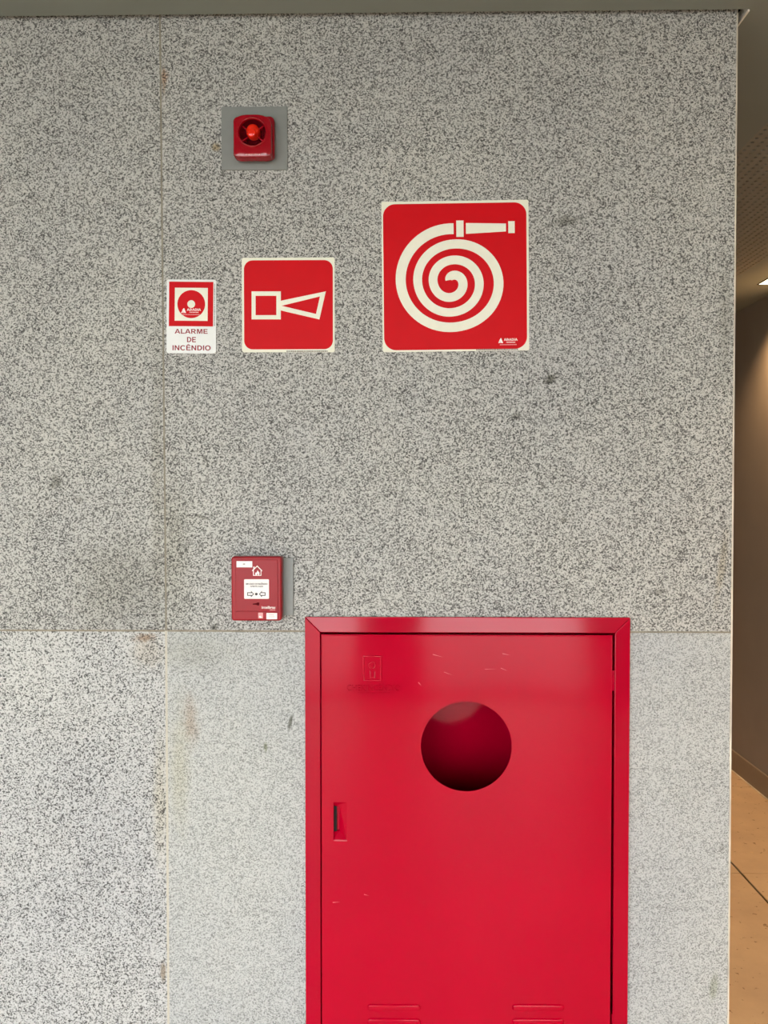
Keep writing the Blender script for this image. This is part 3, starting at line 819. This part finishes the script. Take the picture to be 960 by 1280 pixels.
# finger recess with latch slot
def recess():
    bm = bmesh.new(); o = org(door); d2 = 0.0145
    xm = lx0 + 0.0130; zt, zb = lz1 - 0.011, lz0 + 0.015
    V = lambda x, d, z: bm.verts.new(Vector((x, DY + d, z)) - o)
    A0, A1, A2, A3 = V(lx0, 0, lz0), V(lx1, 0, lz0), V(lx1, 0, lz1), V(lx0, 0, lz1)
    B0, B1, B2, B3 = V(lx0, 0.0125, zb), V(xm, 0.0095, zb), V(xm, 0.005, zt), V(lx0, 0.0095, zt)
    C0, C1, C2, C3 = V(lx0, d2, zb), V(xm - 0.002, d2, zb), V(xm - 0.002, d2, zt), V(lx0, d2, zt)
    for q in ((A0, A1, B1, B0), (A1, A2, B2, B1), (A2, A3, B3, B2), (A3, A0, B0, B3),
              (B0, B1, C1, C0), (B1, B2, C2, C1), (B2, B3, C3, C2), (B3, B0, C0, C3), (C0, C1, C2, C3)): bm.faces.new(q)
    bmesh.ops.recalc_face_normals(bm, faces=bm.faces[:]); bmesh.ops.reverse_faces(bm, faces=bm.faces[:])
    me = bpy.data.meshes.new('m'); bm.to_mesh(me); bm.free()
    link('finger_recess', me, 'door_red', door)
recess()
box('latch_slot_shade', lx0 + 0.0003, lx0 + 0.0058, DY + 0.0075, DY + 0.0143, lz0 + 0.0152, lz1 - 0.0112, 'black', door)  # black block stands in for the shade inside the latch opening
def chamfer(name, x0, x1, z_top, z_bot, out):
    bm = bmesh.new(); o = org(door)
    v = [bm.verts.new(Vector(p_) - o) for p_ in ((x0, DY - 0.00005, z_top), (x1, DY - 0.00005, z_top), (x1, DY - out, z_bot), (x0, DY - out, z_bot), (x0, DY, z_bot - 0.0004), (x1, DY, z_bot - 0.0004))]
    for q in ((0, 1, 2, 3), (3, 2, 5, 4), (0, 3, 4), (1, 5, 2), (0, 4, 5, 1)): bm.faces.new([v[k] for k in q])
    bmesh.ops.recalc_face_normals(bm, faces=bm.faces[:])
    me = bpy.data.meshes.new('m'); bm.to_mesh(me); bm.free()
    return link(name, me, 'door_red', door)
chamfer('recess_lip', lx0, lx1 + 0.0005, lz0 + 0.0004, lz0 - 0.0020, 0.0008)
chamfer('door_edge', dx0 + 0.003, dx1 - 0.002, dz1 - 0.0004, dz1 - 0.0024, 0.0008)
# pressed louvres
def louvre(px0, px1, py):
    a_ = U(px0, py + 4.2, DY); b_ = U(px1, py - 4.2, DY)
    x0, x1, z0, z1 = a_[0], b_[0], a_[1], b_[1]
    bm = bmesh.new(); o = org(door); rings = []
    for ins, y in ((0, DY + 0.0002), (0.0010, DY - 0.0014), (0.0022, DY - 0.0030), (0.0040, DY - 0.0034)):
        lp = rrect(x0 + ins, x1 - ins, z0 + ins * 0.8, z1 - ins * 0.8, (z1 - z0) / 2 - ins * 0.8 - 0.0004, 5)
        rings.append([bm.verts.new(Vector((x, y, z)) - o) for x, z in lp])
    n = len(rings[0])
    for r0, r1 in zip(rings, rings[1:]):
        for k in range(n): bm.faces.new((r0[k], r0[(k + 1) % n], r1[(k + 1) % n], r1[k]))
    bm.faces.new(rings[-1])
    bmesh.ops.recalc_face_normals(bm, faces=bm.faces[:])
    me = bpy.data.meshes.new('m'); bm.to_mesh(me); bm.free(); smooth(me, 50)
    return link('louvre', me, 'door_red', door)
for k in range(5):
    louvre(459, 526, 1259.5 + 17.6 * k); louvre(640, 705.5, 1259.5 + 17.6 * k)
# pressed maker's mark
EY = DY - 0.0016
def E(x, y): return U(425 + x / 11.29, 815 + y / 11.29, DY)
def er(x0, y0, x1, y1): return [E(x0, y1), E(x1, y1), E(x1, y0), E(x0, y0)]
shape('pressed_panel', [er(318, 52, 592, 412), er(345, 72, 566, 392)], EY, DY + 0.0016, 'door_red', door, 0.0012, 3, True)
p = E(455, 190); shape('pressed_ring', [circ(p[0], p[1], 58 / 11.29 / 600, 24), circ(p[0], p[1], 36 / 11.29 / 600, 24)], EY, DY + 0.0016, 'door_red', door, 0.0012, 3, True)
shape('pressed_stem', [[E(418, 262), E(418, 372), E(500, 372), E(500, 262), E(482, 262), E(482, 354), E(436, 354), E(436, 262)]], EY, DY + 0.0016, 'door_red', door, 0.0012, 3, True)
p = E(95, 552); q = E(850, 442); text('pressed_lettering', 'CHEKINCÊNDIO', p[0], q[0], p[1], q[1], EY - 0.0007, DY + 0.002, 'door_red', door, 0.0, 0.035)
p = E(260, 612); q = E(712, 572); dashes('pressed_print', p[0], q[0], p[1], q[1], EY, DY, 'door_red', door, 14)
# hinges in the right-hand gap
def hinge(py0, py1):
    a_ = U(764.6, py1, DY); b_ = U(768.4, py0, DY)
    return box('hinge', a_[0], b_[0], FY + 0.0015, 0.004, a_[1], b_[1], 'frame_red', cb, 0.0008, 2)
hinge(838, 863.5); hinge(1268, 1294)
# scratches in the enamel
for x0, y0, x1, y1, wd in ((541, 818, 554, 821.5, 0.6), (555, 840, 566, 844, 0.4), (523, 853, 527, 857.5, 0.8), (416, 1128, 425, 1127.6, 0.7), (455, 1118, 461, 1119.5, 0.7),
                           (626, 835, 635, 839, 0.5), (628, 817, 638, 819, 0.5), (606, 836.5, 622, 836, 0.35)):
    a_ = U(x0, y0, DY); b_ = U(x1, y1, DY); d = Vector((b_[0] - a_[0], b_[1] - a_[1])).normalized(); n_ = Vector((-d.y, d.x)) * wd / 1200
    shape('scratch', [[(a_[0] - n_.x, a_[1] - n_.y), (b_[0], b_[1]), (a_[0] + n_.x, a_[1] + n_.y)]], DY - 0.0001, DY, 'scratch', door)
